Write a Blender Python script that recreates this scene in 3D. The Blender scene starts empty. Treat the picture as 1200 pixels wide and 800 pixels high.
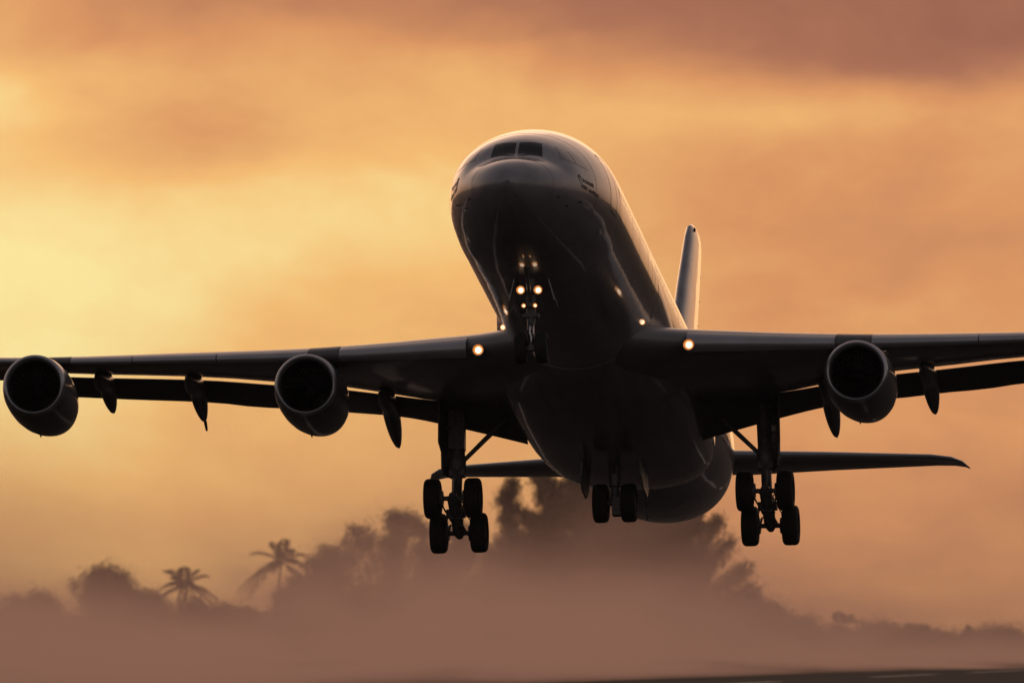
import bpy, bmesh, math, random
from mathutils import Vector, Matrix, noise
R = math.radians
sc = bpy.context.scene
C = sc.collection

# ------------------------------------------------------------------ camera
F = 21000.0                    # focal length in pixels of a 1200 px wide frame (a long tele lens)
HV = 750.0                     # image row of the true horizon
TILT = math.atan((HV - 400) / F)
CAM_H = 2.2
cd = bpy.data.cameras.new('camera'); cam = bpy.data.objects.new('camera', cd); C.objects.link(cam)
cd.sensor_width = 36; cd.lens = 36 * F / 1200; cd.clip_start = 1; cd.clip_end = 60000
cam.location = (0, 0, CAM_H); cam.rotation_euler = (R(90) + TILT, 0, 0)
sc.camera = cam
cd.dof.use_dof = True; cd.dof.focus_distance = 606; cd.dof.aperture_fstop = 3.0; cd.dof.aperture_blades = 9

# ------------------------------------------------------------------ world
SUN_AZ, SUN_EL = -2.6, 2.2     # degrees; the sun stands just left of the picture behind cloud
w = bpy.data.worlds.new('World'); sc.world = w; w.use_nodes = True
nt = w.node_tree; nt.nodes.clear(); N = nt.nodes.new; Lk = nt.links.new
def mth(op, a, b=None, c=None, clamp=False):
    n = N('ShaderNodeMath'); n.operation = op; n.use_clamp = clamp
    for i, x in enumerate((a, b, c)):
        if x is None: continue
        if isinstance(x, (int, float)): n.inputs[i].default_value = x
        else: Lk(x, n.inputs[i])
    return n.outputs[0]
tc = N('ShaderNodeTexCoord'); sep = N('ShaderNodeSeparateXYZ'); Lk(tc.outputs['Generated'], sep.inputs[0])
dx, dy, dz = sep.outputs
yy = mth('MAXIMUM', dy, 0.05)
U0 = mth('MULTIPLY', mth('DIVIDE', dx, yy), F / 100)      # tangent of azimuth, scaled
W0 = mth('MULTIPLY', mth('DIVIDE', dz, yy), F / 100)      # tangent of elevation, scaled
cmb = N('ShaderNodeCombineXYZ'); Lk(mth('MULTIPLY', U0, 0.22), cmb.inputs[0]); Lk(mth('MULTIPLY', W0, 0.5), cmb.inputs[1])
cmb.inputs[2].default_value = 3.7
nz = N('ShaderNodeTexNoise'); nz.inputs['Scale'].default_value = 1.0; nz.inputs['Detail'].default_value = 5; nz.inputs['Roughness'].default_value = 0.5
Lk(cmb.outputs[0], nz.inputs['Vector'])
sn = N('ShaderNodeSeparateColor'); Lk(nz.outputs['Color'], sn.inputs[0])
U = mth('ADD', U0, mth('MULTIPLY', mth('SUBTRACT', sn.outputs[0], .5), 2.6))
W = mth('ADD', W0, mth('MULTIPLY', mth('SUBTRACT', sn.outputs[1], .5), 1.5))
cm2 = N('ShaderNodeCombineXYZ'); Lk(mth('MULTIPLY', U, 0.48), cm2.inputs[0]); Lk(mth('MULTIPLY', W, .85), cm2.inputs[1]); cm2.inputs[2].default_value = 9.1
nz2 = N('ShaderNodeTexNoise'); nz2.inputs['Detail'].default_value = 6; nz2.inputs['Roughness'].default_value = .60; nz2.inputs['Scale'].default_value = 1
Lk(cm2.outputs[0], nz2.inputs['Vector'])
t = mth('ADD', 0.585, mth('MULTIPLY', mth('SUBTRACT', nz2.outputs['Fac'], .5), .36))
# banks of cloud and the bright gap near the sun: (amount, azimuth, elevation, widths)
BANKS = [(.44, -6.8, 3.9, 4.4, 2.2, 1), (.20, -1.6, 5.3, 2.8, .9, 1), (.22, -6.2, 6.4, .9, .5, 1), (-.25, -3.7, 5.75, 1.6, .5, 1),
         (-.22, -3.4, 7.5, 2.6, .6, 1.3), (-.42, 5.0, 7.75, 6.2, 1.25, 2.4), (-.09, 5.0, 4.4, 3.6, 2.2, 1), (-.05, 4.0, 5.0, 3.0, 1.0, 1), (-.16, 5.5, 1.2, 4.0, 1.5, 1),
         (.05, 1.5, 3.6, 2.4, 1.6, 1), (.08, 3.2, 6.1, 2.6, .4, 1)]
for am, u0, w0, a, b, pw in BANKS:
    eu = mth('DIVIDE', mth('SUBTRACT', U, u0), a); ew = mth('DIVIDE', mth('SUBTRACT', W, w0), b)
    r2 = mth('ADD', mth('MULTIPLY', eu, eu), mth('MULTIPLY', ew, ew))
    if pw != 1: r2 = mth('POWER', r2, pw)
    t = mth('ADD', t, mth('MULTIPLY', mth('EXPONENT', mth('MULTIPLY', r2, -1)), am))
cr = N('ShaderNodeValToRGB'); Lk(t, cr.inputs[0])
el = cr.color_ramp.elements
STOPS = [(0.0, (.27, .10, .068)), (.25, (.42, .172, .098)), (.5, (.72, .315, .128)), (.75, (.93, .52, .18)), (1.0, (1.0, .815, .35))]
el[0].position = 0; el[0].color = (*STOPS[0][1], 1); el[1].position = 1; el[1].color = (*STOPS[-1][1], 1)
for p, c in STOPS[1:-1]:
    e = el.new(p); e.color = (*c, 1)
# the glow fades over tens of degrees away from the sun
sd = Vector((math.sin(R(SUN_AZ)) * math.cos(R(SUN_EL)), math.cos(R(SUN_AZ)) * math.cos(R(SUN_EL)), math.sin(R(SUN_EL))))
az = mth('ARCTAN2', dx, dy); eln = mth('ARCSINE', dz)
fa = mth('EXPONENT', mth('MULTIPLY', mth('POWER', mth('DIVIDE', mth('ABSOLUTE', az), R(30)), 2), -1))
fe = mth('EXPONENT', mth('MULTIPLY', mth('POWER', mth('DIVIDE', mth('MAXIMUM', mth('SUBTRACT', mth('ABSOLUTE', eln), R(3)), 0), R(13)), 1.3), -1))
mask = mth('MULTIPLY', fa, fe, clamp=True)
sky = N('ShaderNodeTexSky'); sky.sky_type = 'NISHITA'; sky.sun_disc = False
sky.sun_elevation = R(SUN_EL); sky.sun_rotation = R(SUN_AZ); sky.dust_density = 3; sky.air_density = 1.2
b1 = N('ShaderNodeBackground'); b1.inputs[1].default_value = 0.15
hs = N('ShaderNodeHueSaturation'); hs.inputs['Saturation'].default_value = .4; Lk(sky.outputs[0], hs.inputs['Color'])
tn = N('ShaderNodeMix'); tn.data_type = 'RGBA'; tn.blend_type = 'MULTIPLY'; tn.inputs[0].default_value = 1; Lk(hs.outputs[0], tn.inputs[6]); tn.inputs[7].default_value = (1.0, .84, .82, 1)
ov = N('ShaderNodeMix'); ov.data_type = 'RGBA'; ov.blend_type = 'ADD'; ov.inputs[0].default_value = 1; Lk(tn.outputs[2], ov.inputs[6]); ov.inputs[7].default_value = (.30, .25, .28, 1)   # dim high overcast
Lk(ov.outputs[2], b1.inputs[0])
b2 = N('ShaderNodeBackground'); b2.inputs[1].default_value = 1.0; Lk(cr.outputs[0], b2.inputs[0])
mx = N('ShaderNodeMixShader'); Lk(mask, mx.inputs[0]); Lk(b1.outputs[0], mx.inputs[1]); Lk(b2.outputs[0], mx.inputs[2])
wo = N('ShaderNodeOutputWorld'); Lk(mx.outputs[0], wo.inputs[0])
w.cycles.sampling_method = 'MANUAL'; w.cycles.sample_map_resolution = 2048

sl = bpy.data.lights.new('sun', 'SUN'); so = bpy.data.objects.new('sun', sl); C.objects.link(so)
sl.energy = 0.08; sl.angle = R(24); sl.color = (1.0, .62, .30)
so.rotation_euler = sd.to_track_quat('Z', 'Y').to_euler(); so.location = (-40, 900, 60)

vs = sc.view_settings; vs.view_transform = 'Standard'; vs.look = 'None'; vs.exposure = 0; vs.gamma = 1; vs.use_curve_mapping = False
sc.cycles.volume_bounces = 1; sc.cycles.max_bounces = 8; sc.cycles.volume_max_steps = 256; sc.cycles.use_denoising = True
sc.cycles.sample_clamp_indirect = 4

# ------------------------------------------------------------------ helpers
def tag(o, label=None, cat=None, group=None, kind=None):
    for k, v in (('label', label), ('category', cat), ('group', group), ('kind', kind)):
        if v: o[k] = v
    return o
def mat(name, col, rough=.5, metal=0., coat=0., bump=0., bscale=8., var=0., spec=.5):
    m = bpy.data.materials.new(name); m.use_nodes = True; n = m.node_tree; p = n.nodes['Principled BSDF']
    p.inputs['Base Color'].default_value = (*col, 1); p.inputs['Roughness'].default_value = rough; p.inputs['Metallic'].default_value = metal
    p.inputs['Coat Weight'].default_value = coat; p.inputs['Coat Roughness'].default_value = .08; p.inputs['Specular IOR Level'].default_value = spec
    if bump or var:
        tcn = n.nodes.new('ShaderNodeTexCoord'); nn = n.nodes.new('ShaderNodeTexNoise'); nn.inputs['Scale'].default_value = bscale; nn.inputs['Detail'].default_value = 5
        n.links.new(tcn.outputs['Object'], nn.inputs['Vector'])
        if var:
            r = n.nodes.new('ShaderNodeValToRGB'); r.color_ramp.elements[0].position = .3; r.color_ramp.elements[1].position = .7
            r.color_ramp.elements[0].color = (*[c * (1 - var) for c in col], 1); r.color_ramp.elements[1].color = (*[min(1, c * (1 + var)) for c in col], 1)
            n.links.new(nn.outputs['Fac'], r.inputs[0]); n.links.new(r.outputs[0], p.inputs['Base Color'])
        if bump:
            bp = n.nodes.new('ShaderNodeBump'); bp.inputs['Strength'].default_value = bump; bp.inputs['Distance'].default_value = .05
            n.links.new(nn.outputs['Fac'], bp.inputs['Height']); n.links.new(bp.outputs[0], p.inputs['Normal'])
    return m
def emit(name, col, s):
    m = bpy.data.materials.new(name); m.use_nodes = True; n = m.node_tree; n.nodes.clear()
    e = n.nodes.new('ShaderNodeEmission'); e.inputs[0].default_value = (*col, 1); e.inputs[1].default_value = s
    o = n.nodes.new('ShaderNodeOutputMaterial'); n.links.new(e.outputs[0], o.inputs[0]); return m

def paint_white():
    # airliner paint: gloss coat, faint frame-station waviness, dirt streaks along the airflow
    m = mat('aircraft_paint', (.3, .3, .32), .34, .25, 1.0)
    m.node_tree.nodes['Principled BSDF'].inputs['Coat Roughness'].default_value = .07; m.node_tree.nodes['Principled BSDF'].inputs['Coat IOR'].default_value = 1.52
    n = m.node_tree; p = n.nodes['Principled BSDF']
    tcn = n.nodes.new('ShaderNodeTexCoord'); mp = n.nodes.new('ShaderNodeMapping'); mp.inputs['Scale'].default_value = (.18, 1.6, 1.6)
    nn = n.nodes.new('ShaderNodeTexNoise'); nn.inputs['Scale'].default_value = 1.2; nn.inputs['Detail'].default_value = 6
    n.links.new(tcn.outputs['Object'], mp.inputs[0]); n.links.new(mp.outputs[0], nn.inputs['Vector'])
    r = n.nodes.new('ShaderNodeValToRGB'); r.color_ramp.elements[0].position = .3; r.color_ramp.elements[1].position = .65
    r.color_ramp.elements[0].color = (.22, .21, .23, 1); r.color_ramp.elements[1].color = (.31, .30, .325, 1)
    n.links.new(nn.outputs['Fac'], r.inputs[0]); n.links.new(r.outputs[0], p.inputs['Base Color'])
    n2 = n.nodes.new('ShaderNodeTexNoise'); n2.inputs['Scale'].default_value = .8; n2.inputs['Detail'].default_value = 2; n.links.new(tcn.outputs['Object'], n2.inputs['Vector'])
    bp = n.nodes.new('ShaderNodeBump'); bp.inputs['Strength'].default_value = .25; bp.inputs['Distance'].default_value = .04
    n.links.new(n2.outputs['Fac'], bp.inputs['Height'])
    n.links.new(bp.outputs[0], p.inputs['Coat Normal']); n.links.new(bp.outputs[0], p.inputs['Normal'])
    return m
M = dict(
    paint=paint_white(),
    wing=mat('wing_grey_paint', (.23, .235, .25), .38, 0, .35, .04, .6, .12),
    slat=mat('slat_bare_metal', (.42, .43, .46), .36, .55, 0, .03, .8, .10),
    lip=mat('polished_inlet_lip', (.55, .55, .57), .28, .9, 0, 0, 1, .05),
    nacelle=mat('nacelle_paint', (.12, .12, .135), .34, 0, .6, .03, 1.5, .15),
    duct=mat('inlet_duct_liner', (.035, .035, .04), .7, var=.2, bscale=3),
    fan=mat('fan_blade_metal', (.05, .05, .055), .45, .7),
    dark=mat('flap_composite', (.12, .12, .13), .5, 0, .1, .03, 1, .15),
    seam=mat('dark_seam', (.02, .02, .022), .8, var=.2),  # plain dark colour for seams, probes and ports
    glass=mat('cockpit_glass', (.004, .004, .005), .05, 0, 0, var=.1),
    coated=mat('coated_side_glass', (.34, .32, .31), .12, .75, 0, var=.1),
    cabin=mat('cabin_window_glass', (.012, .013, .016), .1, 0, .6, var=.1),
    ink=mat('dark_blue_lettering', (.018, .02, .032), .5, var=.15),
    tyre=mat('tyre_rubber', (.018, .017, .017), .8, bump=.2, bscale=20, var=.2),
    hub=mat('wheel_hub_metal', (.20, .20, .21), .45, .6, var=.1),
    gear=mat('landing_gear_paint', (.13, .13, .135), .45, .1, .1, .1, 6, .25),
    chrome=mat('oleo_chrome', (.6, .6, .62), .15, 1., var=.05),
    lamp=emit('lit_lamp_lens', (1.0, .76, .52), 2.0), lamp_s=emit('lit_small_lamp_lens', (1.0, .70, .42), 1.8),
    lamp_glow=emit('painted_lamp_glow', (1.0, .38, .10), .9),  # orange emissive ring imitating the glow halo round each lens
    reflector=mat('lamp_reflector', (.9, .62, .38), .25, 1., var=.05),
    bark=mat('tree_bark', (.06, .045, .035), .9, bump=.4, bscale=2, var=.25),
    needle=mat('feathery_foliage', (.045, .06, .03), .8, bscale=.4, var=.35),
    leafm=mat('broad_foliage', (.05, .07, .03), .75, bscale=.4, var=.35),
    palm=mat('palm_frond_leaf', (.05, .065, .03), .7, bscale=.4, var=.3),
)

class MB:
    def __init__(s): s.v = []; s.f = []; s.mi = []; s.cur = 0
    def add(s, vs, fs):
        b = len(s.v); s.v += [tuple(p) for p in vs]
        for f in fs: s.f.append([b + i for i in f]); s.mi.append(s.cur)
    def loft(s, rings, cap0=True, cap1=True, closed=True):
        n = len(rings[0]); vs = [p for r in rings for p in r]; fs = []
        for i in range(len(rings) - 1):
            for j in range(n if closed else n - 1):
                k = (j + 1) % n
                fs.append((i * n + j, i * n + k, (i + 1) * n + k, (i + 1) * n + j))
        if cap0: fs.append(tuple(range(n))[::-1])
        if cap1: fs.append(tuple((len(rings) - 1) * n + j for j in range(n)))
        s.add(vs, fs)
    def tube(s, pts, rad, n=12, caps=True):
        pts = [Vector(p) for p in pts]
        if isinstance(rad, (int, float)): rad = [rad] * len(pts)
        rings = []
        for i, p in enumerate(pts):
            d = (pts[min(i + 1, len(pts) - 1)] - pts[max(i - 1, 0)]).normalized()
            a = d.cross(Vector((0, 0, 1)) if abs(d.z) < .9 else Vector((1, 0, 0))).normalized(); b = d.cross(a)
            rings.append([p + (a * math.cos(2 * math.pi * k / n) + b * math.sin(2 * math.pi * k / n)) * rad[i] for k in range(n)])
        s.loft(rings, caps, caps)
    def lathe(s, prof, o, d, n=32, cap0=False, cap1=False):
        # prof: (distance along d, radius)
        o = Vector(o); d = Vector(d).normalized()
        a = d.cross(Vector((0, 0, 1)) if abs(d.z) < .9 else Vector((1, 0, 0))).normalized(); b = d.cross(a)
        s.loft([[o + d * x + (a * math.cos(2 * math.pi * k / n) + b * math.sin(2 * math.pi * k / n)) * max(r, 1e-4) for k in range(n)] for x, r in prof], cap0, cap1)
    def box(s, c, sx, sy, sz, rot=None):
        c = Vector(c); vs = []
        for x in (-1, 1):
            for y in (-1, 1):
                for z in (-1, 1):
                    p = Vector((x * sx / 2, y * sy / 2, z * sz / 2))
                    vs.append(c + (rot @ p if rot else p))
        s.add(vs, [(0, 1, 3, 2), (4, 6, 7, 5), (0, 4, 5, 1), (2, 3, 7, 6), (0, 2, 6, 4), (1, 5, 7, 3)])
    def slab(s, poly, off):
        # extrude a polygon by a vector
        off = Vector(off); n = len(poly); a = [Vector(p) for p in poly]; b = [p + off for p in a]
        s.add(a + b, [tuple(range(n))[::-1], tuple(range(n, 2 * n))] + [(i, (i + 1) % n, n + (i + 1) % n, n + i) for i in range(n)])
    def build(s, name, mats, parent=None, smooth=35, fix=True, bevel=0):
        me = bpy.data.meshes.new(name); me.from_pydata(s.v, [], s.f)
        for m in (mats if isinstance(mats, (list, tuple)) else [mats]): me.materials.append(m)
        me.polygons.foreach_set('material_index', s.mi)
        if fix:
            bm = bmesh.new(); bm.from_mesh(me); bmesh.ops.recalc_face_normals(bm, faces=bm.faces)
            bm.to_mesh(me); bm.free()
        if smooth:
            me.polygons.foreach_set('use_smooth', [True] * len(me.polygons)); me.set_sharp_from_angle(angle=R(smooth))
        o = bpy.data.objects.new(name, me); C.objects.link(o)
        if parent: o.parent = parent
        if bevel:
            b = o.modifiers.new('bevel', 'BEVEL'); b.width = bevel; b.segments = 2; b.limit_method = 'ANGLE'
        return o
def ip(tab, x):
    if x <= tab[0][0]: return tab[0][1]
    for (a, p), (b, q) in zip(tab, tab[1:]):
        if x <= b: return p + (q - p) * (x - a) / (b - a)
    return tab[-1][1]
def ipc(tab, x):   # monotone cubic interpolation
    n = len(tab)
    if x <= tab[0][0]: return tab[0][1]
    if x >= tab[-1][0]: return tab[-1][1]
    d = [(tab[i + 1][1] - tab[i][1]) / (tab[i + 1][0] - tab[i][0]) for i in range(n - 1)]
    m = [d[0]] + [0 if d[i - 1] * d[i] <= 0 else 2 * d[i - 1] * d[i] / (d[i - 1] + d[i]) for i in range(1, n - 1)] + [d[-1]]
    for i in range(n - 1):
        if x <= tab[i + 1][0]:
            h = tab[i + 1][0] - tab[i][0]; q = (x - tab[i][0]) / h
            return ((1 + 2 * q) * (1 - q) ** 2 * tab[i][1] + q * (1 - q) ** 2 * h * m[i] + q * q * (3 - 2 * q) * tab[i + 1][1] + q * q * (q - 1) * h * m[i + 1])

# ------------------------------------------------------------------ ground, runway
def at(u, v, Y):               # a point at distance Y on the sight line of (u, v): used to take real positions off the photograph
    return Vector(((u - 600) / F * Y, Y, CAM_H + (HV - v) / F * Y))
def sheet(name, quad, m, z):
    me = bpy.data.meshes.new(name); me.from_pydata([(x, y, z) for x, y in quad], [], [tuple(range(len(quad)))]); me.materials.append(m)
    o = bpy.data.objects.new(name, me); C.objects.link(o); return o
ground_m = mat('dry_grass_ground', (.022, .021, .013), .95, var=.35, bscale=.05, spec=.1)
asph = mat('asphalt', (.032, .030, .031), .9, var=.3, bscale=.15, spec=.12)
white = mat('runway_white_paint', (.30, .28, .26), .6, var=.25, bscale=.4)
tag(sheet('ground', [(-9000, -9000), (9000, -9000), (9000, 12000), (-9000, 12000)], ground_m, 0), kind='structure')
DIRW = Vector((.0648, .9979))                  # runway heading
E0 = Vector((-56.0, 0.0))                      # a point of its left edge
PERP = Vector((DIRW.y, -DIRW.x))
def rw(a, b): p = E0 + DIRW * a + PERP * b; return (p.x, p.y)
tag(sheet('runway', [rw(-150, 0), rw(-150, 60), rw(3200, 60), rw(3200, 0)], asph, .012), kind='structure')
for a0, a1, off in ((-100, 960, 7.5), (1075, 1165, 7.5), (1225, 1320, 7.5), (1390, 1700, 7.5)):
    tag(sheet('runway_edge_line', [rw(a0, off), rw(a0, off + .9), rw(a1, off + .9), rw(a1, off)], white, .017), kind='structure')
for k in range(30):
    a0 = 300 + k * 50
    tag(sheet('runway_centre_line', [rw(a0, 29.6), rw(a0, 30.4), rw(a0 + 30, 30.4), rw(a0 + 30, 29.6)], white, .017), kind='structure')

# ------------------------------------------------------------------ the airliner (local: +X nose, +Y its left, +Z up, origin at the nose tip station)
yaw, pitch, roll = R(-6.74652843), R(12.71305428), R(1.45371619)
cy, sy, cp, sp, crr, srr = math.cos(yaw), math.sin(yaw), math.cos(pitch), math.sin(pitch), math.cos(roll), math.sin(roll)
Rx = Matrix(((1, 0, 0), (0, crr, -srr), (0, srr, crr))); Ry = Matrix(((cp, 0, -sp), (0, 1, 0), (sp, 0, cp))); Rz = Matrix(((cy, -sy, 0), (sy, cy, 0), (0, 0, 1)))
Qm = Matrix(((0, 1, 0), (-1, 0, 0), (0, 0, 1)))
tilt = Matrix.Rotation(TILT, 3, 'X')
RA = tilt @ Qm @ Rz @ Ry @ Rx
TA = tilt @ Vector((-0.15090745, 586.752751, 6.26430141)) + Vector((0, 0, CAM_H))
plane = bpy.data.objects.new('airliner', None); C.objects.link(plane)
mw = RA.to_4x4(); mw.translation = TA; plane.matrix_world = mw
plane.empty_display_size = 2
tag(plane, 'four-engined passenger jet taking off with its landing gear down and lights on', 'airplane')

ZT = [(0, -1.0), (.12, -.72), (.3, -.52), (.7, -.25), (1.2, -.03), (1.8, .16), (2.3, .33), (2.45, .40), (3.05, .95), (3.2, 1.05), (4, 1.42), (5, 1.77), (6, 2.09), (7, 2.355), (8, 2.56), (9, 2.69), (10.5, 2.79), (12, 2.82), (50, 2.82), (56, 2.62), (60, 2.35), (62.8, 2.08)]
ZB = [(0, -1.0), (.12, -1.28), (.3, -1.47), (.7, -1.74), (1.2, -1.97), (1.8, -2.17), (2.5, -2.34), (3.5, -2.53), (5, -2.71), (7, -2.81), (9, -2.82), (42, -2.82), (45, -2.62), (48, -2.15), (52, -1.25), (56, -.15), (60, .95), (62.8, 1.55)]
HW = [(0, .0), (.12, .30), (.3, .52), (.7, .86), (1.2, 1.17), (1.8, 1.47), (2.5, 1.76), (3.5, 2.10), (5, 2.46), (7, 2.73), (9, 2.82), (43, 2.82), (46, 2.70), (50, 2.30), (54, 1.70), (58, 1.08), (61, .62), (62.8, .30)]
ZC = [(0, -1.0), (1, -.85), (3, -.48), (6, -.13), (9, 0), (43, 0), (50, .45), (56, 1.1), (62.8, 1.8)]
def fus(s, th, off=0.):        # th 0 = left side, 90deg = top
    a, zc = ipc(HW, s), ipc(ZC, s); b = (ipc(ZT, s) - zc) if math.sin(th) >= 0 else (zc - ipc(ZB, s))
    return Vector((-s, (a + off) * math.cos(th), zc + (b + off) * math.sin(th)))
def fus_y(s, y, off=.008):     # point of the upper skin above y
    a = ipc(HW, s); return fus(s, math.acos(max(-1, min(1, y / a))), off)
def fus_z(s, z, side, off=.008):
    zc = ipc(ZC, s); b = (ipc(ZT, s) - zc) if z >= zc else (zc - ipc(ZB, s))
    th = math.asin(max(-1, min(1, (z - zc) / b))); p = fus(s, th, off); p.y *= side; return p
S = [0, .03, .07, .12, .2, .3, .42, .56, .7, .86, 1.0, 1.2] + [1.4 + .2 * i for i in range(40)] + [9.4 + .5 * i for i in range(8)] + [14 + i * 1.5 for i in range(19)] + [42 + .8 * i for i in range(26)] + [62.8]
mb = MB(); mb.loft([[fus(s, 2 * math.pi * k / 96) for k in range(96)] for s in S])
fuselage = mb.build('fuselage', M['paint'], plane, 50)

def patch(fn, c00, c10, c11, c01, n=8, m=6, thick=0):
    # bilinear grid between four corners in surface coordinates, lying on the skin
    mbp = MB(); vs = []
    for i in range(n + 1):
        for j in range(m + 1):
            p, q = i / n, j / m
            co = [(c00[k] * (1 - p) + c10[k] * p) * (1 - q) + (c01[k] * (1 - p) + c11[k] * p) * q for k in (0, 1)]
            vs.append(fn(*co))
    mbp.add(vs, [(i * (m + 1) + j, (i + 1) * (m + 1) + j, (i + 1) * (m + 1) + j + 1, i * (m + 1) + j + 1) for i in range(n) for j in range(m)])
    return mbp
def strip_on(fn, pts, wdt):    # a thin line lying on the skin, through (s, z) points
    mbp = MB(); P = [fn(*p) for p in pts]; L = []
    for i, p in enumerate(P):
        d = (P[min(i + 1, len(P) - 1)] - P[max(i - 1, 0)]).normalized(); nrm = Vector((0, p.y, p.z)).normalized(); sdv = d.cross(nrm).normalized() * wdt / 2
        L += [p - sdv, p + sdv]
    mbp.add(L, [(2 * i, 2 * i + 1, 2 * i + 3, 2 * i + 2) for i in range(len(P) - 1)]); return mbp
# cockpit glazing: two front panes, two side panes each side
for sd_ in (1, -1):
    mbp = patch(lambda s, y: fus_y(s, y), (2.36, .05 * sd_), (2.56, .86 * sd_), (3.24, .77 * sd_), (3.07, .05 * sd_)); mbp.build('cockpit_window', M['glass'], fuselage, 60)
    fz = lambda s, z, k=sd_: fus_z(s, z, k)
    for q in (((2.86, .36), (3.40, .28), (3.66, .80), (3.40, .88)), ((3.46, .28), (4.30, .24), (4.05, .66), (3.72, .80))):
        patch(fz, *q).build('cockpit_window', M['coated'], fuselage, 60)
    # wiper-side seams and the radome seam
    strip_on(lambda s, th, k=sd_: (lambda p: Vector((p.x, p.y * k, p.z)))(fus(s, th, .004)), [(1.55, R(-89 + 178 * i / 40)) for i in range(41)], .012).build('radome_seam', M['seam'], fuselage, 0)
    # crew door and cabin doors as outlines of the gap round each
    for s0, s1 in ((6.6, 7.7), (18.2, 19.1), (41.5, 42.4)):
        pts = []
        corners = [(s0, -.55), (s1, -.55), (s1, 1.35), (s0, 1.35), (s0, -.55)]
        for a_, b_ in zip(corners, corners[1:]):
            for i in range(8): pts.append((a_[0] + (b_[0] - a_[0]) * i / 8, a_[1] + (b_[1] - a_[1]) * i / 8))
        pts.append(corners[0])
        mbp = strip_on(fz, pts, .035); d = mbp.build('cabin_door', M['seam'], fuselage, 0)
    # cabin windows
    k = 0
    for i in range(60):
        s = 8.6 + i * .56
        if k >= 48 or 17.9 < s < 19.4: continue
        k += 1
        mbp = MB(); c = [fz(s + .115 * math.cos(a) * (abs(math.cos(a)) ** -.25 if abs(math.cos(a)) > .05 else 1), .52 + .17 * math.sin(a)) for a in [2 * math.pi * j / 12 for j in range(12)]]
        mbp.add(c, [tuple(range(12))]); mbp.build('cabin_window', M['cabin'], fuselage, 0)
    # emblem and the two lines of small dark lettering beside it (unreadably small in the photograph)
    th0 = lambda s, z, k=sd_: fus_z(s, z, k, .01)
    mbp = MB(); e0 = [(3.16, -.17), (3.26, -.10), (3.36, -.14), (3.42, -.24), (3.44, -.40), (3.46, -.54), (3.36, -.46), (3.24, -.32)]
    mbp.add([th0(*p) for p in e0], [tuple(range(len(e0)))]); mbp.build('emblem', M['ink'], fuselage, 0)
    random.seed(5)
    for line, (s0, s1, z0, gap) in enumerate(((3.52, 4.40, -.25, None), (3.52, 3.84, -.47, None), (3.98, 4.95, -.47, None))):
        mbp = MB(); s = s0
        while s < s1:
            wd = random.choice((.05, .06, .07))
            if not (gap and gap[0] < s + wd and s < gap[1]):
                x = random.random(); zt = z0 + .075 if x < .3 else z0 + .045
                g = [(s, z0 - .05), (s + wd, z0 - .05), (s + wd, zt), (s, zt)]
                if x < .6:
                    mbp.add([th0(*p) for p in g], [(0, 1, 2, 3)])
                else:
                    for h0, h1 in ((0, .35), (.65, 1)):
                        gg = [(s + wd * h0, z0 - .05), (s + wd * h1, z0 - .05), (s + wd * h1, zt), (s + wd * h0, zt)]
                        mbp.add([th0(*p) for p in gg], [(0, 1, 2, 3)])
            s += wd + .014
        mbp.build('lettering', M['ink'], fuselage, 0)
    # probes near the nose
    for s, z in ((1.9, -1.15), (2.6, -1.3), (3.4, -1.0)):
        p = fz(s, z); mbp = MB(); nrm = Vector((.0, p.y, p.z)).normalized()
        mbp.tube([p - nrm * .02, p + nrm * .07, p + nrm * .08 + Vector((.14, 0, 0))], [.025, .018, .012], 8); mbp.build('pitot_probe', M['seam'], fuselage)
for s, h in ((15, .32), (24, .36)):
    mbp = MB(); mbp.slab([(-s, -.015, 2.80), (-s - .45, -.015, 2.80), (-s - .42, -.015, 2.82 + h), (-s - .2, -.015, 2.82 + h)], (0, .03, 0)); mbp.build('blade_antenna', M['paint'], fuselage, 0)
mbp = MB(); mbp.slab([(-9.5, -.015, -2.80), (-9.9, -.015, -2.80), (-9.95, -.015, -3.1), (-9.8, -.015, -3.1)], (0, .03, 0)); mbp.build('blade_antenna', M['paint'], fuselage, 0)
mbp = MB(); mbp.tube([(-42.2, 0, -2.78), (-42.5, 0, -3.15), (-42.75, 0, -3.2)], [.06, .05, .03], 8); mbp.build('drain_mast', M['paint'], fuselage)

for s in (4.75, 8.3, 12.2, 14.3, 16.9, 19.9, 42.9, 47.0, 51.5):
    strip_on(lambda s_, th: fus(s_, th, .004), [(s, 2 * math.pi * i / 72) for i in range(73)], .018).build('skin_seam', M['seam'], fuselage, 0)
# belly fairing
FB = [(20.2, 2.83, -2.835, .9), (21, 2.86, -2.87, .6), (22.5, 2.98, -3.05, -.1), (25.5, 3.22, -3.42, -.9), (29, 3.30, -3.60, -.9), (33, 3.24, -3.58, -.9), (36, 3.08, -3.42, -1.0), (38, 2.86, -3.15, -1.2), (39.3, 2.55, -2.88, -1.4), (40.2, 2.1, -2.5, -1.6)]
mb = MB(); rings = []
for i in range(49):
    s = 20.2 + (40.2 - 20.2) * (i / 48) ** 1.0
    a = ipc([(f[0], f[1]) for f in FB], s); zb = ipc([(f[0], f[2]) for f in FB], s); zt = ipc([(f[0], f[3]) for f in FB], s)
    bl = min(1, max(0, (s - 20.2) / 5.0)); bl = bl * bl * (3 - 2 * bl); zc = -1.55 * bl; ring = []
    for k in range(64):
        th = 2 * math.pi * k / 64; c_, s_ = math.cos(th), math.sin(th); ex = 2 / (2 + .5 * bl)
        ring.append((-s, a * math.copysign(abs(c_) ** ex, c_), zc + (zt - zc if s_ > 0 else zc - zb) * math.copysign(abs(s_) ** ex, s_)))
    rings.append(ring)
mb.loft(rings); belly = mb.build('belly_fairing', M['paint'], plane, 50)

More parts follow.
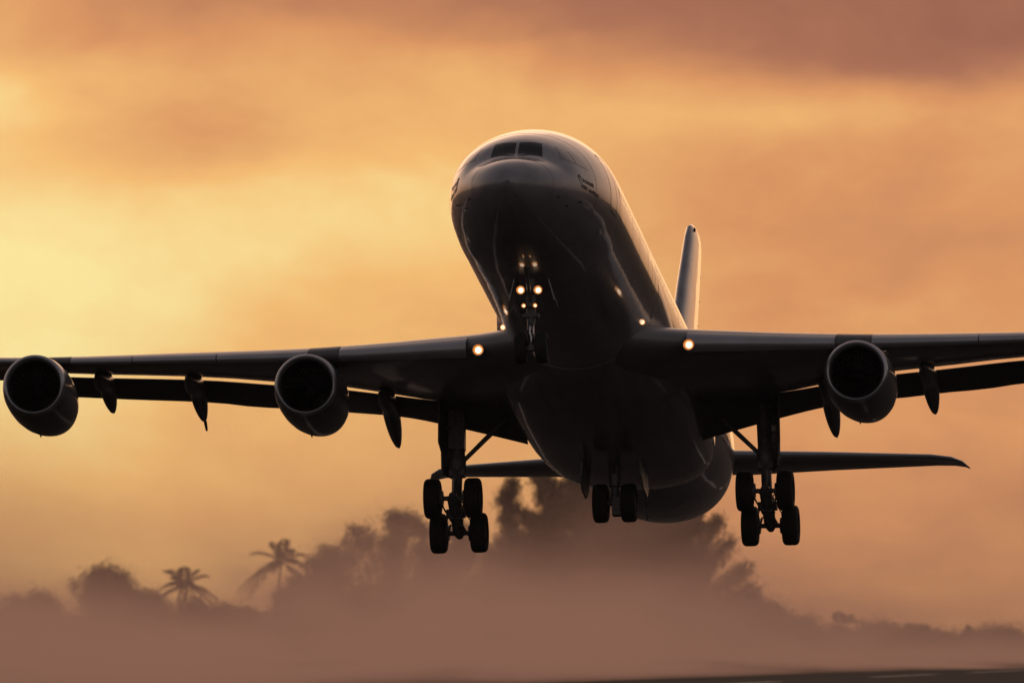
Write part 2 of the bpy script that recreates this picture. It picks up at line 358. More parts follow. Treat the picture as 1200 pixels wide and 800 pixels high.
# wings
T_LE = [(0, 17.94), (2.82, 19.8), (19.4, 30.74), (29.3, 36.8)]
T_FT = [(0, 30.2), (2.82, 30.3), (9.4, 30.6), (19.4, 34.2), (29.3, 38.3)]
T_ZL = [(0, -1.98), (2.82, -1.94), (5.2, -1.70), (9, -1.25), (11.8, -.86), (14.7, -.42), (18.1, .10), (22, .75), (29.3, 2.1)]
T_ZT = [(0, -1.95), (2.82, -1.80), (5.9, -1.50), (7.5, -1.2), (9, -.92), (11.6, -.48), (14, -.06), (19.2, .62), (24, 1.35), (29.3, 2.2)]
T_TK = [(0, .125), (9, .105), (20, .095), (29.3, .09)]
XF = .76
def naca(x, t): return 5 * t * (.2969 * math.sqrt(max(x, 0)) - .126 * x - .3516 * x * x + .2843 * x ** 3 - .1015 * x ** 4)
def wing_pt(y, x, up, side):   # x: fraction of the full chord, up: +1 upper / -1 lower
    le, ft, zl, zt = ip(T_LE, y), ip(T_FT, y), ipc(T_ZL, y), ipc(T_ZT, y); ch = (ft - le) / XF; tk = ip(T_TK, y)
    lo = lambda q: naca(q, tk) * ch * (.85 if q > .0 else .85)
    base = zl + (zt + lo(XF) - zl) * x / XF
    return Vector((-(le + x * ch), side * y, base + (naca(x, tk) * ch * 1.05 if up > 0 else -lo(x))))
XS = [0, .002, .006, .012, .022, .035, .055, .08, .12, .17, .24, .32, .42, .52, .62, .70, XF]
for side in (1, -1):
    mb = MB(); ys = [0.5, 1.5, 2.4, 2.82, 3.4, 4.2, 5.2, 6.4, 7.6, 8.6, 9.4, 10.4, 11.8, 13.2, 14.7, 16.4, 18.1, 19.4, 21, 23, 25, 27, 28.4, 29.3]
    mb.loft([[wing_pt(y, x, 1, side) for x in XS[::-1]] + [wing_pt(y, x, -1, side) for x in XS[1:]] for y in ys])
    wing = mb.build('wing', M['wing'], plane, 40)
    # winglet
    mb = MB(); r = []
    for y, ds, z, ch in ((29.3, 0, 2.15, 2.1), (29.75, .4, 2.35, 1.7), (30.0, 1.0, 2.9, 1.2), (30.15, 1.7, 3.6, .65)):
        r.append([(-(36.9 + ds + x * ch), side * (y + .5 * sg * naca(x, .10) * ch), z + (sg * naca(x, .1) * ch * .5 if y < 29.5 else 0)) for sg, xs in ((1, [1, .7, .4, .15, .03, 0]), (-1, [.03, .15, .4, .7])) for x in xs])
    mb.loft(r); mb.build('winglet', M['wing'], wing, 40)
    # slats, drooped a little ahead of the leading edge
    for y0, y1 in ((3.75, 8.48), (9.66, 13.08), (13.12, 16.28), (16.32, 18.66), (19.58, 22.6), (22.64, 25.6), (25.64, 28.5)):
        mb = MB(); rr = []
        for i in range(9):
            y = y0 + (y1 - y0) * i / 8; le, ft = ip(T_LE, y), ip(T_FT, y); ch = (ft - le) / XF; tk = ip(T_TK, y)
            shift = Vector((.022 * ch, 0, -.010 * ch)); ring = []
            for x in (.135, .10, .07, .045, .025, .012, .004, 0): ring.append(wing_pt(y, x, 1, side) * 1 + shift + Vector((0, 0, .004)))
            for x in (.004, .012, .025): ring.append(wing_pt(y, x, -1, side) + shift + Vector((0, 0, -.006)))
            for x, k in ((.03, .1), (.05, .45), (.09, .75)):     # hollow back face
                a_, b_ = wing_pt(y, x, -1, side), wing_pt(y, x, 1, side); ring.append(a_.lerp(b_, k) + shift)
            rr.append(ring)
        mb.loft(rr); mb.build('slat', M['slat'], wing, 40)
    # dark strip added over the leading edge so each pylon's slat gap looks dark
    for y0, y1 in ((8.5, 9.64), (18.68, 19.56)):
        mb = MB(); rr = []
        for i in range(5):
            y = y0 + (y1 - y0) * i / 4; ch = (ip(T_FT, y) - ip(T_LE, y)) / XF; sh = Vector((.018 * ch, 0, -.006 * ch))
            rr.append([wing_pt(y, x, 1, side) + sh + Vector((0, 0, .012)) for x in (.12, .09, .06, .035, .015, .005, 0)] + [wing_pt(y, x, -1, side) + sh - Vector((0, 0, .012)) for x in (.005, .015, .035, .06, .1)])
        mb.loft(rr); mb.build('slat_gap_patch', M['dark'], wing, 40)
    # flaps: lowered behind the fixed wing with a slot of daylight between
    FT_Z = [(2.9, -2.74), (3.25, -2.64), (6.2, -1.87), (7.1, -1.67), (7.9, -1.55), (9.2, -1.42), (9.8, -1.35), (11.5, -1.05), (12.6, -.89), (14, -.60), (17.5, -.10), (19.4, .18)]
    FT_S = [(2.9, 32.4), (9.4, 32.45), (19.4, 36.0)]
    FT_G = [(2.9, -.12), (5.6, -.11), (7.0, -.04), (9.4, .03), (19.4, .04)]
    for y0, y1 in ((3.02, 9.28), (9.34, 19.45)):
        mb = MB(); rr = []
        for i in range(15):
            y = y0 + (y1 - y0) * i / 14; s0 = ip(T_FT, y) - .02; z0 = ipc(T_ZT, y) - ip(FT_G, y) - .12; s1 = ip(FT_S, y); z1 = ipc(FT_Z, y) + .02
            ch = math.hypot(s1 - s0, z1 - z0); ax = Vector((-(s1 - s0), 0, z1 - z0)).normalized(); nrm = Vector((-ax.z, 0, ax.x)); nrm = nrm if nrm.z > 0 else -nrm
            o = Vector((-s0, side * y, z0)); ring = []
            for sg, xs in ((1, [1, .85, .65, .45, .28, .15, .07, .025, .005, 0]), (-1, [.005, .025, .07, .15, .28, .45, .65, .85])):
                for x in xs: ring.append(o + ax * (x * ch) + nrm * (sg * naca(x, .13) * ch * (1.1 if sg > 0 else .7) + (.008 if x == 1 else 0)))
            rr.append(ring)
        mb.loft(rr); mb.build('flap', M['dark'], wing, 40)
    # ailerons
    for y0, y1 in ((19.55, 23.4), (23.45, 27.8)):
        mb = MB(); rr = []
        for i in range(5):
            y = y0 + (y1 - y0) * i / 4; a_ = wing_pt(y, XF, 1, side); b_ = wing_pt(y, XF, -1, side); L_ = 1.35 - .45 * (y - 19.5) / 8.3
            mid = (a_ + b_) / 2; te = mid + Vector((-L_, 0, -.14))
            rr.append([a_ + Vector((-.02, 0, -.005)), a_.lerp(te, .5) + Vector((0, 0, .03)), te + Vector((0, 0, .01)), te - Vector((0, 0, .01)), b_.lerp(te, .5) - Vector((0, 0, .03)), b_ + Vector((-.02, 0, .005))])
        mb.loft(rr); mb.build('aileron', M['wing'], wing, 30)
    # flap track fairings (canoes)
    for y, L_, hz in ((7.6, 4.9, 1.0), (11.0, 4.4, .95), (14.55, 4.3, .95), (17.85, 3.9, .9)):
        ft = ip(T_FT, y); zt = ipc(T_ZT, y); mb = MB(); rr = []
        for i in range(21):
            q = i / 20; s = ft - 2.6 + q * (L_ + .5)
            x = s - (ft - .3); drop = 0 if x < 0 else .36 * x     # rear half hinges down with the flap
            prof = (min(1, q / .28) ** .6) * (1 if q < .5 else max(0, 1 - ((q - .5) / .5) ** 2.6)) + .005
            wdt = .29 * prof; hgt = .42 * prof * hz; zc = zt - .20 - (.10 * min(1, q / .3)) - drop
            if q < .45: zc = wing_pt(y, min(.76, .76 - (ft - s) / ((ft - ip(T_LE, y)) / XF)), -1, side).z - .12 - .18 * min(1, q / .3)
            rr.append((s, zc, wdt, hgt))
        # smooth the centre line
        zz = [r_[1] for r_ in rr]; zz = [sum(zz[max(0, i - 2):i + 3]) / len(zz[max(0, i - 2):i + 3]) for i in range(len(zz))]
        mb.loft([[(-s, side * y + wdt * math.cos(2 * math.pi * k / 20), z_ + hgt * math.sin(2 * math.pi * k / 20)) for k in range(20)] for (s, _, wdt, hgt), z_ in zip(rr, zz)])
        mb.build('flap_track_fairing', M['nacelle'], wing, 50)
        if y == 14.55 and side < 0:
            s, z_ = rr[-1][0], zz[-1]; mb = MB(); mb.tube([(-s + .05, side * y, z_), (-s - .35, side * y, z_ - .22)], [.06, .04], 8); mb.build('fuel_drain', M['gear'], wing)
    # landing lamp in the wing root: bowl, lit lens, painted glow ring
    def lamp(parent, c, r, lens, bowl=True, name='landing_light'):
        c = Vector(c); mb_ = MB(); mb_.mi = []
        d = Vector((1, 0, -.12)).normalized()
        if bowl: mb_.cur = 0; mb_.lathe([(-.14, .02), (-.12, r * .7), (-.05, r * 1.15), (.085, r * 1.30), (.088, r * 1.38), (-.12, r * 1.38)], c, d, 24)
        mb_.cur = 1; mb_.lathe([(.012, r * .8), (.014, r * .4), (.015, 0)], c, d, 20); mb_.cur = 2; mb_.lathe([(.0, r * 1.12), (.008, r * 1.0), (.012, r * .8)], c, d, 20)  # lens core, then the ring that imitates its glow
        return mb_.build(name, [M['reflector'], lens, M['lamp_glow']], parent, 40)
    yl = 3.30 if side < 0 else 3.86
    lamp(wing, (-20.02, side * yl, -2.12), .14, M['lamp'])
    # engines
    for y, s0, z0, dz in ((9.38, 21.5, -2.83, 0), (19.4, 26.4, -1.50, 0)):
        o = (-s0, side * y, z0); ax = Vector((-1, 0, .02)).normalized()
        mb = MB(); mb.lathe([(.16, 1.085), (.35, 1.115), (.8, 1.165), (1.5, 1.19), (2.3, 1.185), (3.1, 1.13), (3.9, 1.02), (4.6, .88), (5.1, .76), (5.1, .72), (4.2, .80), (3.0, .85)], o, ax, 56)
        eng = mb.build('engine', M['nacelle'], plane, 40)
        mb = MB(); mb.lathe([(.16, 1.084), (.08, 1.058), (.02, 1.015), (0, .975), (.03, .93), (.10, .895), (.2, .875)], o, ax, 56); mb.build('inlet_lip', M['lip'], eng, 60)
        mb = MB(); mb.lathe([(.2, .874), (.5, .865), (.9, .90), (1.3, .93), (1.45, .94)], o, ax, 56); mb.build('inlet_duct', M['duct'], eng, 60)
        mb = MB(); oc = Vector(o) + ax * 1.2
        for k in range(36):
            a0 = 2 * math.pi * k / 36; L_ = []
            for r_ in (.25, .5, .75, .93):
                tw = .10 + .10 * r_; da = .085 / (r_ + .15) * .45
                for e_, x_ in ((-1, .10 - tw * .3), (1, .10 + tw)):
                    a_ = a0 + e_ * da; L_.append(oc + ax * x_ + Vector((0, math.cos(a_), math.sin(a_))) * r_)
            mb.add(L_, [(2 * i, 2 * i + 1, 2 * i + 3, 2 * i + 2) for i in range(3)])
        mb.lathe([(.34, .95), (.34, .01)], oc, ax, 40)
        mb.build('fan', M['fan'], eng, 30, fix=False)
        mb = MB(); mb.lathe([(-.45, 0), (-.40, .06), (-.2, .18), (0, .25), (.2, .27)], oc, ax, 28); mb.build('spinner', M['fan'], eng, 60)
        mb = MB(); mb.lathe([(3.2, .5), (4.6, .45), (5.3, .28), (5.8, .03)], o, ax, 28); mb.build('exhaust_cone', M['dark'], eng, 60)
        # pylon: from the nacelle's back up and aft under the wing
        le = ip(T_LE, y); rr = []
        zl = ipc(T_ZL, y)
        for s, zb, zt_, wd in ((s0 + .75, z0 + 1.10, z0 + 1.18, .06), (s0 + 1.3, z0 + .9, z0 + 1.24, .17), (s0 + 2.0, z0 + .8, min(zl - .2, z0 + 1.26), .24), (le - .15, z0 + .7, zl - .14, .27), (le + .5, z0 + .6, zl + .04, .27), (le + 1.6, z0 + .55, zl + .1, .26), (le + 3.2, z0 + .75, zl - .05, .20), (le + 4.6, zl - .75, zl - .35, .04)):
            rr.append([(-s, side * y + wd * a_, zb + (zt_ - zb) * b_) for a_, b_ in ((-1, .05), (-1, .5), (-1, .86), (-.55, 1), (.55, 1), (1, .86), (1, .5), (1, .05), (.5, 0), (-.5, 0))])
        mb = MB(); mb.loft(rr); mb.build('pylon', M['dark'], eng, 40)
        # strake and drain mast
        mb = MB(); th = R(50) if side > 0 else R(130)
        p = Vector(o) + Vector((0, math.cos(th), math.sin(th))) * 1.17
        n_ = Vector((0, math.cos(th), math.sin(th))); tg = Vector((0, -math.sin(th), math.cos(th))) * .02
        mb.slab([p + Vector((-1.1, 0, 0)), p + Vector((-2.4, 0, 0)), p + Vector((-2.35, 0, 0)) + n_ * .26, p + Vector((-1.75, 0, 0)) + n_ * .2], tg); mb.build('nacelle_strake', M['nacelle'], eng, 0)
        mb = MB(); p = Vector(o) + Vector((-2.3, -.12, -1.16)); mb.slab([p, p + Vector((-.35, 0, 0)), p + Vector((-.38, 0, -.09)), p + Vector((-.2, 0, -.09))], (0, .03, 0)); mb.build('drain_mast', M['gear'], eng, 0)

# small glowing discs on the fuselage flanks above the wing root
for y, z, s, r in ((-2.4, -1.58, 19.0, .085), (2.37, -1.52, 19.0, .085), (-2.4, -1.9, 20.1, .045), (2.4, -1.56, 20.6, .035)):
    sgn = 1 if y > 0 else -1
    # sit the disc on the skin along its sight line
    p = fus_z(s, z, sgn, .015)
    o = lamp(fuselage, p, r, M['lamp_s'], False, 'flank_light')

# tail
def fin_loft(sections, name, m, parent=plane):
    mb = MB(); rr = []
    for le, ch, tk, P in sections:
        ring = []
        for sg, xs in ((1, [1, .85, .65, .45, .28, .15, .07, .025, .006, 0]), (-1, [.006, .025, .07, .15, .28, .45, .65, .85])):
            for x in xs: ring.append(P(le + x * ch, sg * naca(x, tk) * ch + (sg * .0 if x < 1 else .01)))
        rr.append(ring)
    mb.loft(rr); return mb.build(name, m, parent, 40)
vt = []
for z, le, ch, tk in ((2.0, 47.9, 8.9, .10), (3.0, 49.6, 8.0, .10), (5.0, 51.4, 7.05, .105), (8.0, 54.1, 5.6, .11), (10.2, 56.3, 4.45, .11), (10.65, 56.8, 4.1, .10), (10.85, 57.4, 3.3, .07), (10.92, 58.2, 2.1, .03)):
    vt.append((le, ch, tk, lambda s, t_, z=z: Vector((-s, t_, z))))
fin = fin_loft(vt, 'vertical_stabilizer', M['paint'])
mb = MB()
mb.add([(-(54.1 + 5.6 * .68), sg * (naca(.68, .11) * 5.6 + .006), 8.0) for sg in (1,)] + [(-(54.1 + 5.6 * .68 + .05), naca(.69, .11) * 5.6 + .006, 8.0), (-(49.6 + 8 * .68 + .05), naca(.69, .10) * 8 + .006, 3.0), (-(49.6 + 8 * .68), naca(.68, .10) * 8 + .006, 3.0)], [(0, 1, 2, 3)])
mb.build('rudder_seam', M['seam'], fin, 0, fix=False)
for z in (4.6, 5.6, 6.6, 7.6, 8.6, 9.6):
    le = ip([(3, 49.6), (5, 51.4), (8, 54.1), (10.4, 56.3)], z); ch = ip([(3, 8.0), (5, 7.05), (8, 5.6), (10.4, 4.45)], z)
    mb = MB(); mb.tube([(-(le + ch - .02), 0, z), (-(le + ch + .3), 0, z + .03)], [.022, .012], 6); mb.build('static_wick', M['gear'], fin)
for z in (10.55, 9.1, 8.2, 7.6, 4.6):
    le = ip([(3, 49.6), (5, 51.4), (8, 54.1), (10.4, 56.3), (10.85, 56.8)], z)
    mb = MB(); mb.lathe([(0, .085), (.02, .075), (.025, 0)], (-(le + .55), .17, z), (.35, 1, 0), 10); mb.build('inspection_port', M['seam'], fin)
for side in (1, -1):
    ht = []
    for y, le, ch, z, tk in ((.6, 51.8, 6.6, 1.55, .10), (2.0, 52.9, 5.85, 1.65, .10), (5, 55.1, 4.45, 2.05, .10), (8.6, 57.8, 2.75, 2.50, .10), (9.25, 58.45, 2.3, 2.56, .09), (9.6, 59.2, 1.7, 2.58, .07), (9.76, 60.1, .75, 2.58, .05)):
        ht.append((le, ch, tk, lambda s, t_, y=y, z=z, le=le: Vector((-s, side * y, z - .30 + t_ + .085 * (s - le)))))
    fin_loft(ht, 'horizontal_stabilizer', M['wing'])

# ------------------------------------------------------------------ landing gear
def wheel_mesh(name, r, wd):
    mb = MB(); h = wd / 2; prof = [(-h * .72, r * .52), (-h * .92, r * .60), (-h, r * .74), (-h * .96, r * .87), (-h * .80, r * .96), (-h * .5, r), (-h * .28, r * 1.003), (-h * .26, r * .985), (-h * .2, r * .985), (-h * .18, r * 1.004), (h * .18, r * 1.004), (h * .2, r * .985), (h * .26, r * .985), (h * .28, r * 1.003), (h * .5, r), (h * .80, r * .96), (h * .96, r * .87), (h, r * .74), (h * .92, r * .60), (h * .72, r * .52)]
    mb.cur = 0; mb.lathe(prof, (0, 0, 0), (0, 1, 0), 40)
    mb.cur = 1; mb.lathe([(-h * .72, r * .52), (-h * .55, r * .46), (-h * .5, r * .2), (-h * .75, r * .16), (-h * .75, 0)], (0, 0, 0), (0, 1, 0), 28); mb.lathe([(h * .72, r * .52), (h * .55, r * .46), (h * .5, r * .2), (h * .75, r * .16), (h * .75, 0)], (0, 0, 0), (0, 1, 0), 28)
    o = mb.build(name, [M['tyre'], M['hub']], None, 40); return o
proto_big = wheel_mesh('wheel', .69, .56); proto_mid = wheel_mesh('wheel', .665, .52); proto_small = wheel_mesh('wheel', .52, .40)
used = {}
def wheel(proto, parent, loc):
    o = proto if proto.name not in used else proto.copy()
    if proto.name not in used: used[proto.name] = 1
    else: C.objects.link(o)
    o.parent = parent; o.location = loc; return o
BT = R(25.0)                    # bogies hang toe-up
for side in (1, -1):
    gc = Vector((-31.28, side * 5.39, -5.37)); gear = bpy.data.objects.new('main_landing_gear', None); C.objects.link(gear); gear.parent = plane
    fw = Vector((math.cos(BT), 0, math.sin(BT))); up = Vector((-math.sin(BT), 0, math.cos(BT)))
    for e_ in (1, -1):
        for k in (1, -1): wheel(proto_big, gear, gc + fw * (e_ * .99) + Vector((0, k * .70, 0)))
    mb = MB(); mb.tube([gc - fw * 1.2, gc - fw * .95, gc + fw * .95, gc + fw * 1.2], [.12, .21, .21, .12], 14); mb.box(gc + up * .12, .5, .46, .5)
    for e_ in (1, -1): mb.tube([gc + fw * (e_ * .99) + Vector((0, -.85, 0)), gc + fw * (e_ * .99) + Vector((0, .85, 0))], .085, 12)
    for e_ in (1, -1):
        for k in (1, -1):
            c_ = gc + fw * (e_ * .99) + Vector((0, k * .40, 0)); mb.lathe([(0, .20), (.0, .27), (k * .12, .29), (k * .12, .12)], c_ - Vector((0, k * .06, 0)), (0, 1, 0), 18)
            mb.tube([c_ + up * -.22, gc + up * -.24 + fw * (e_ * .2) + Vector((0, k * .2, 0))], .035, 6)       # brake rods
            mb.tube([c_ + up * .2, c_ + up * .3 + fw * (-.3 * e_), gc + up * .25 + Vector((0, k * .15, .2))], .022, 6)   # hydraulic hoses
    mb.build('bogie', M['gear'], gear, 40)
    top = Vector((-31.0, side * 5.25, -1.6)); st = MB()
    at_ = lambda q: gc.lerp(top, q)
    st.tube([at_(.36), at_(.40), at_(.52), at_(.56), at_(1.0)], [.22, .30, .29, .25, .25], 20)
    st.box(at_(.385), .5, .52, .22); st.box(at_(.06), .44, .36, .42)
    st.tube([at_(.02) + Vector((0, -.33, 0)), at_(.02) + Vector((0, .33, 0))], .16, 12)
    st.tube([at_(.75) + Vector((.0, -side * .0, 0)), at_(.75) + Vector((.35, side * .42, .2))], .07, 8)
    st.build('strut', M['gear'], gear, 40)
    mb = MB(); mb.tube([at_(.0), at_(.38)], .18, 18); mb.build('oleo_piston', M['gear'], gear)
    # torque links behind, pitch trimmer ahead
    mb = MB()
    for k in (-.10, .10):
        mb.tube([at_(.42) + Vector((-.25, k, 0)), at_(.22) + Vector((-.62, k * .6, 0)), at_(.03) + Vector((-.22, k, 0))], [.055, .05, .055], 8)
    mb.tube([at_(.40) + Vector((.25, 0, 0)), gc + fw * .75 + Vector((0, 0, .1))], [.08, .05], 10)
    mb.build('torque_link', M['gear'], gear)
    mb = MB(); a_ = at_(.50) + Vector((0, -side * .2, 0)); b_ = Vector((-31.1, side * 3.55, -1.95)); mb.tube([a_, a_.lerp(b_, .48), a_.lerp(b_, .52), b_], [.075, .085, .085, .075], 10)
    mb.tube([a_ + Vector((-.2, 0, .05)), b_ + Vector((-.3, 0, 0))], .045, 8)
    mb.build('side_brace', M['gear'], gear)
    mb = MB(); mb.tube([at_(.45) + Vector((-.2, side * .42, 0)), at_(.66) + Vector((-.2, side * .46, 0)), at_(.96) + Vector((-.2, side * .46, 0))], .065, 8)
    mb.tube([at_(.7) + Vector((-.2, side * .46, 0)), at_(.7)], .05, 8); mb.build('retraction_actuator', M['gear'], gear)
    # leg door on the outboard side
    mb = MB(); yo = side * .34
    P = [at_(.99) + Vector((.75, yo, .25)), at_(.99) + Vector((-.95, yo, .25)), at_(.66) + Vector((-.95, yo, 0)), at_(.50) + Vector((-.7, yo, 0)), at_(.36) + Vector((-.45, yo, 0)), at_(.36) + Vector((.45, yo, 0)), at_(.56) + Vector((.50, yo, 0)), at_(.64) + Vector((.75, yo, 0))]
    P = [p + Vector((0, side * .30 * (p.x + 31.1), 0)) for p in P]; mb.slab(P, (0, side * .05, 0))
    for q in (.45, .6, .85): mb.tube([at_(q), at_(q) + Vector((0, yo * 1.05, 0))], .05, 8)
    if side < 0: mb.box(at_(.78) + Vector((0, side * .05, 0)), .5, .55, 1.35)
    mb.build('gear_door', M['gear'], gear, 30)
# centre gear under the belly
gear = bpy.data.objects.new('centre_landing_gear', None); C.objects.link(gear); gear.parent = plane
gc = Vector((-32.31, 0, -4.84))
for k in (1, -1): wheel(proto_mid, gear, gc + Vector((0, k * .49, 0)))
mb = MB(); mb.tube([gc, gc + Vector((0, 0, .55)), gc + Vector((.05, 0, .6)), gc + Vector((.2, 0, 2.0))], [.15, .15, .21, .21], 16); mb.tube([gc + Vector((0, -.6, 0)), gc + Vector((0, .6, 0))], .09, 12)
mb.box(gc + Vector((-.02, .08, -.12)), .4, .34, .62)
mb.tube([gc + Vector((.1, 0, .95)), gc + Vector((1.5, 0, 1.7))], .08, 10)
mb.tube([gc + Vector((-.1, 0, .6)), gc + Vector((-.45, 0, .3)), gc + Vector((-.1, 0, .02))], .05, 8); mb.build('strut', M['gear'], gear, 40)
for k, z in ((-1, -.02), (1, -.02)):
    mb = MB(); y = k * (1.0 if k < 0 else .95)
    mb.slab([(-31.2, y, -3.50), (-33.6, y, -3.50), (-33.5, y * 1.03, -4.15), (-33.0, y * 1.05, -4.50), (-31.7, y * 1.05, -4.45), (-31.25, y * 1.03, -4.1)], (0, k * .06, 0)); mb.build('gear_door', M['gear'], gear, 30)
# nose gear
gear = bpy.data.objects.new('nose_landing_gear', None); C.objects.link(gear); gear.parent = plane
gc = Vector((-6.94, 0, -5.08))
for k in (1, -1): wheel(proto_small, gear, gc + Vector((0, k * .355, 0)))
mb = MB(); mb.tube([gc + Vector((.02, 0, .75)), gc + Vector((.10, 0, 1.2)), gc + Vector((.3, 0, 2.7))], [.13, .16, .16], 16); mb.tube([gc + Vector((0, -.42, 0)), gc + Vector((0, .42, 0))], .07, 12)
mb.box(gc + Vector((.0, 0, .05)), .22, .2, .3); mb.tube([gc + Vector((.16, 0, 1.45)), gc + Vector((1.6, .0, 2.35))], .07, 10)
mb.tube([gc + Vector((.16, -.28, 1.05)), gc + Vector((.16, .28, 1.05))], .09, 10)
for k in (-1, 1): mb.tube([gc + Vector((.12, k * .08, .9)), gc + Vector((.45, k * .06, .5)), gc + Vector((.1, k * .08, .1))], .04, 8)
mb.build('strut', M['gear'], gear, 40)
mb = MB(); mb.tube([gc, gc + Vector((.03, 0, .8))], .095, 16); mb.build('oleo_piston', M['chrome'], gear)
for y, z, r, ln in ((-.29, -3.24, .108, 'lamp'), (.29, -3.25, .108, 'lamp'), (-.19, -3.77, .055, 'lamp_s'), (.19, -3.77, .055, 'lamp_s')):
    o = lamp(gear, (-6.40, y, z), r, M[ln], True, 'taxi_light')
mb = MB(); mb.tube([(-6.58, -.34, -3.25), (-6.58, .34, -3.25)], .05, 8); mb.tube([(-6.6, -.22, -3.77), (-6.6, .22, -3.77)], .04, 8); mb.build('lamp_bracket', M['gear'], gear)
for k in (1, -1):
    mb = MB(); mb.slab([(-6.9, k * .55, -2.75), (-8.2, k * .55, -2.78), (-8.15, k * .72, -3.35), (-7.6, k * .80, -3.62), (-7.0, k * .74, -3.45)], (0, k * .035, .01)); mb.build('gear_door', M['paint'], gear, 30)

# ------------------------------------------------------------------ trees, 2.4 km away
random.seed(11)
def leaf(mb, p, d, ln, wd):
    d = d.normalized(); a = d.cross(Vector((random.uniform(-1, 1), random.uniform(-1, 1), random.uniform(-1, 1)))).normalized() * wd
    mb.add([p - d * ln * .5, p + a - d * .05 * ln, p + d * ln * .5, p - a + d * .05 * ln], [(0, 1, 2, 3)])
def tree_root(name, u, Y, label, cat, group=None):
    p = at(u, HV, Y); o = bpy.data.objects.new(name, None); C.objects.link(o); o.location = (p.x, Y, 0); tag(o, label, cat, group); return o
def rv(s=1.): return Vector((random.gauss(0, s), random.gauss(0, s), random.gauss(0, s)))
def casuarina(u, topv, Y, spread, label, seed, lean=0., n_limb=46, boughs=()):
    random.seed(seed); H = at(u, topv, Y).z; o = tree_root('casuarina_tree', u, Y, label, 'tree', 'tall feathery trees behind the aircraft')
    tr = MB(); cr_ = MB(); tip = Vector((lean, 0, H * .97))
    tr.tube([Vector((0, 0, 0)), Vector((lean * .1, .1, H * .3)), Vector((lean * .5, -.1, H * .65)), tip], [.5, .38, .2, .04], 10)
    limbs = []
    for i in range(n_limb):
        q = .10 + .88 * (i + random.random()) / n_limb; base = Vector((lean * q * q, 0, H * q)); a = random.uniform(0, 2 * math.pi)
        reach = spread * (1 - q) ** .42 * random.uniform(.55, 1.08) + .8
        rise = random.uniform(.25, .75) * reach + .6
        limbs.append((base, base + Vector((math.cos(a) * reach, math.sin(a) * reach * .8, min(rise, H * 1.0 - base.z))), 1.0))
    for (bz, ex, ez) in boughs: limbs.append((Vector((lean * .3, 0, bz)), Vector((ex, 0, ez)), 1.3))
    for b, e, den in limbs:
        m_ = b.lerp(e, .5) - Vector((0, 0, (e - b).length * .07)); tr.tube([b, m_, e], [.13, .08, .02], 5)
        L_ = (e - b).length; k = int(150 * L_ * den)
        for j in range(k):
            q = random.random() ** .75
            p = (b.lerp(m_, q * 2) if q < .5 else m_.lerp(e, q * 2 - 1)) + rv(.34 + .40 * (1 - q) + .03 * L_)
            leaf(cr_, p, (e - b).normalized() * .7 + rv(.5) + Vector((0, 0, .35)), random.uniform(.45, 1.1), random.uniform(.04, .10))
    tr.build('trunk', M['bark'], o); cr_.build('crown', M['needle'], o, 0, fix=False); return o
def broadleaf(u, topv, Y, wdt, label, seed, group='round-crowned trees along the far treeline'):
    random.seed(seed); H = at(u, topv, Y).z; o = tree_root('broadleaf_tree', u, Y, label, 'tree', group)
    tr = MB(); cr_ = MB(); tr.tube([(0, 0, 0), (.2, 0, H * .35), (-.1, .1, H * .7)], [.4, .28, .12], 8)
    ncl = int(26 + wdt * 4)
    for i in range(ncl):
        a = random.uniform(0, 2 * math.pi); q = random.random() ** .6; zz = random.uniform(.12, 1)
        rad = wdt * .5 * math.sqrt(max(.04, 1 - ((zz - .45) / .6) ** 2))
        c = Vector((math.cos(a) * rad * q, math.sin(a) * rad * q * .8, (H - 1.2) * zz)); cs = random.uniform(.8, 1.5) * (1 if zz < .8 else .7)
        tr.tube([(0, 0, H * min(.6, zz * .6)), c * .6 + Vector((0, 0, .2)), c], [.1, .06, .02], 5)
        for j in range(int(330 * cs)):
            p = c + rv(cs * .74); p.z = max(.1, p.z); leaf(cr_, p, rv(1), random.uniform(.18, .45), random.uniform(.07, .15))
    tr.build('trunk', M['bark'], o); cr_.build('crown', M['leafm'], o, 0, fix=False); return o
def palm(u, topv, Y, label, seed, lean=1.2, fr=3.6):
    random.seed(seed); H = at(u, topv, Y).z - fr * .55; o = tree_root('palm_tree', u, Y, label, 'palm tree', 'coconut palms in the far treeline')
    tr = MB(); cr_ = MB(); top = Vector((0, 0, H)); tr.tube([(-lean, 0, 0), (-lean * .75, 0, H * .35), (-lean * .25, 0, H * .75), top], [.26, .18, .15, .13], 8)
    for i in range(20):
        a = 2 * math.pi * i / 20 + random.uniform(-.2, .2); el_ = random.uniform(-.5, 1.35); L_ = fr * random.uniform(.85, 1.1); d = Vector((math.cos(a) * math.cos(el_), math.sin(a) * math.cos(el_), math.sin(el_)))
        pts = [top + d * (L_ * q) - Vector((0, 0, L_ * .55 * q * q * (1.15 - .3 * math.sin(el_)))) for q in [k / 9 for k in range(10)]]
        cr_.tube(pts, [.05 - .004 * k for k in range(10)], 4)
        for k in range(34):
            q = .12 + .88 * k / 34; f_ = q * 9; i0 = min(8, int(f_)); p = pts[i0].lerp(pts[i0 + 1], f_ - i0); tgt = (pts[i0 + 1] - pts[i0]).normalized(); sdv = tgt.cross(Vector((0, 0, 1))); sdv = sdv.normalized() if sdv.length > .01 else Vector((1, 0, 0))
            ll = .95 * math.sin(math.pi * (.12 + .82 * q)) + .15
            for k2 in (1, -1):
                dd = (sdv * k2 + tgt * .6 - Vector((0, 0, .55))).normalized(); leaf(cr_, p + dd * ll * .5, dd, ll, .07)
    tr.build('trunk', M['bark'], o); cr_.build('crown', M['palm'], o, 0, fix=False); return o

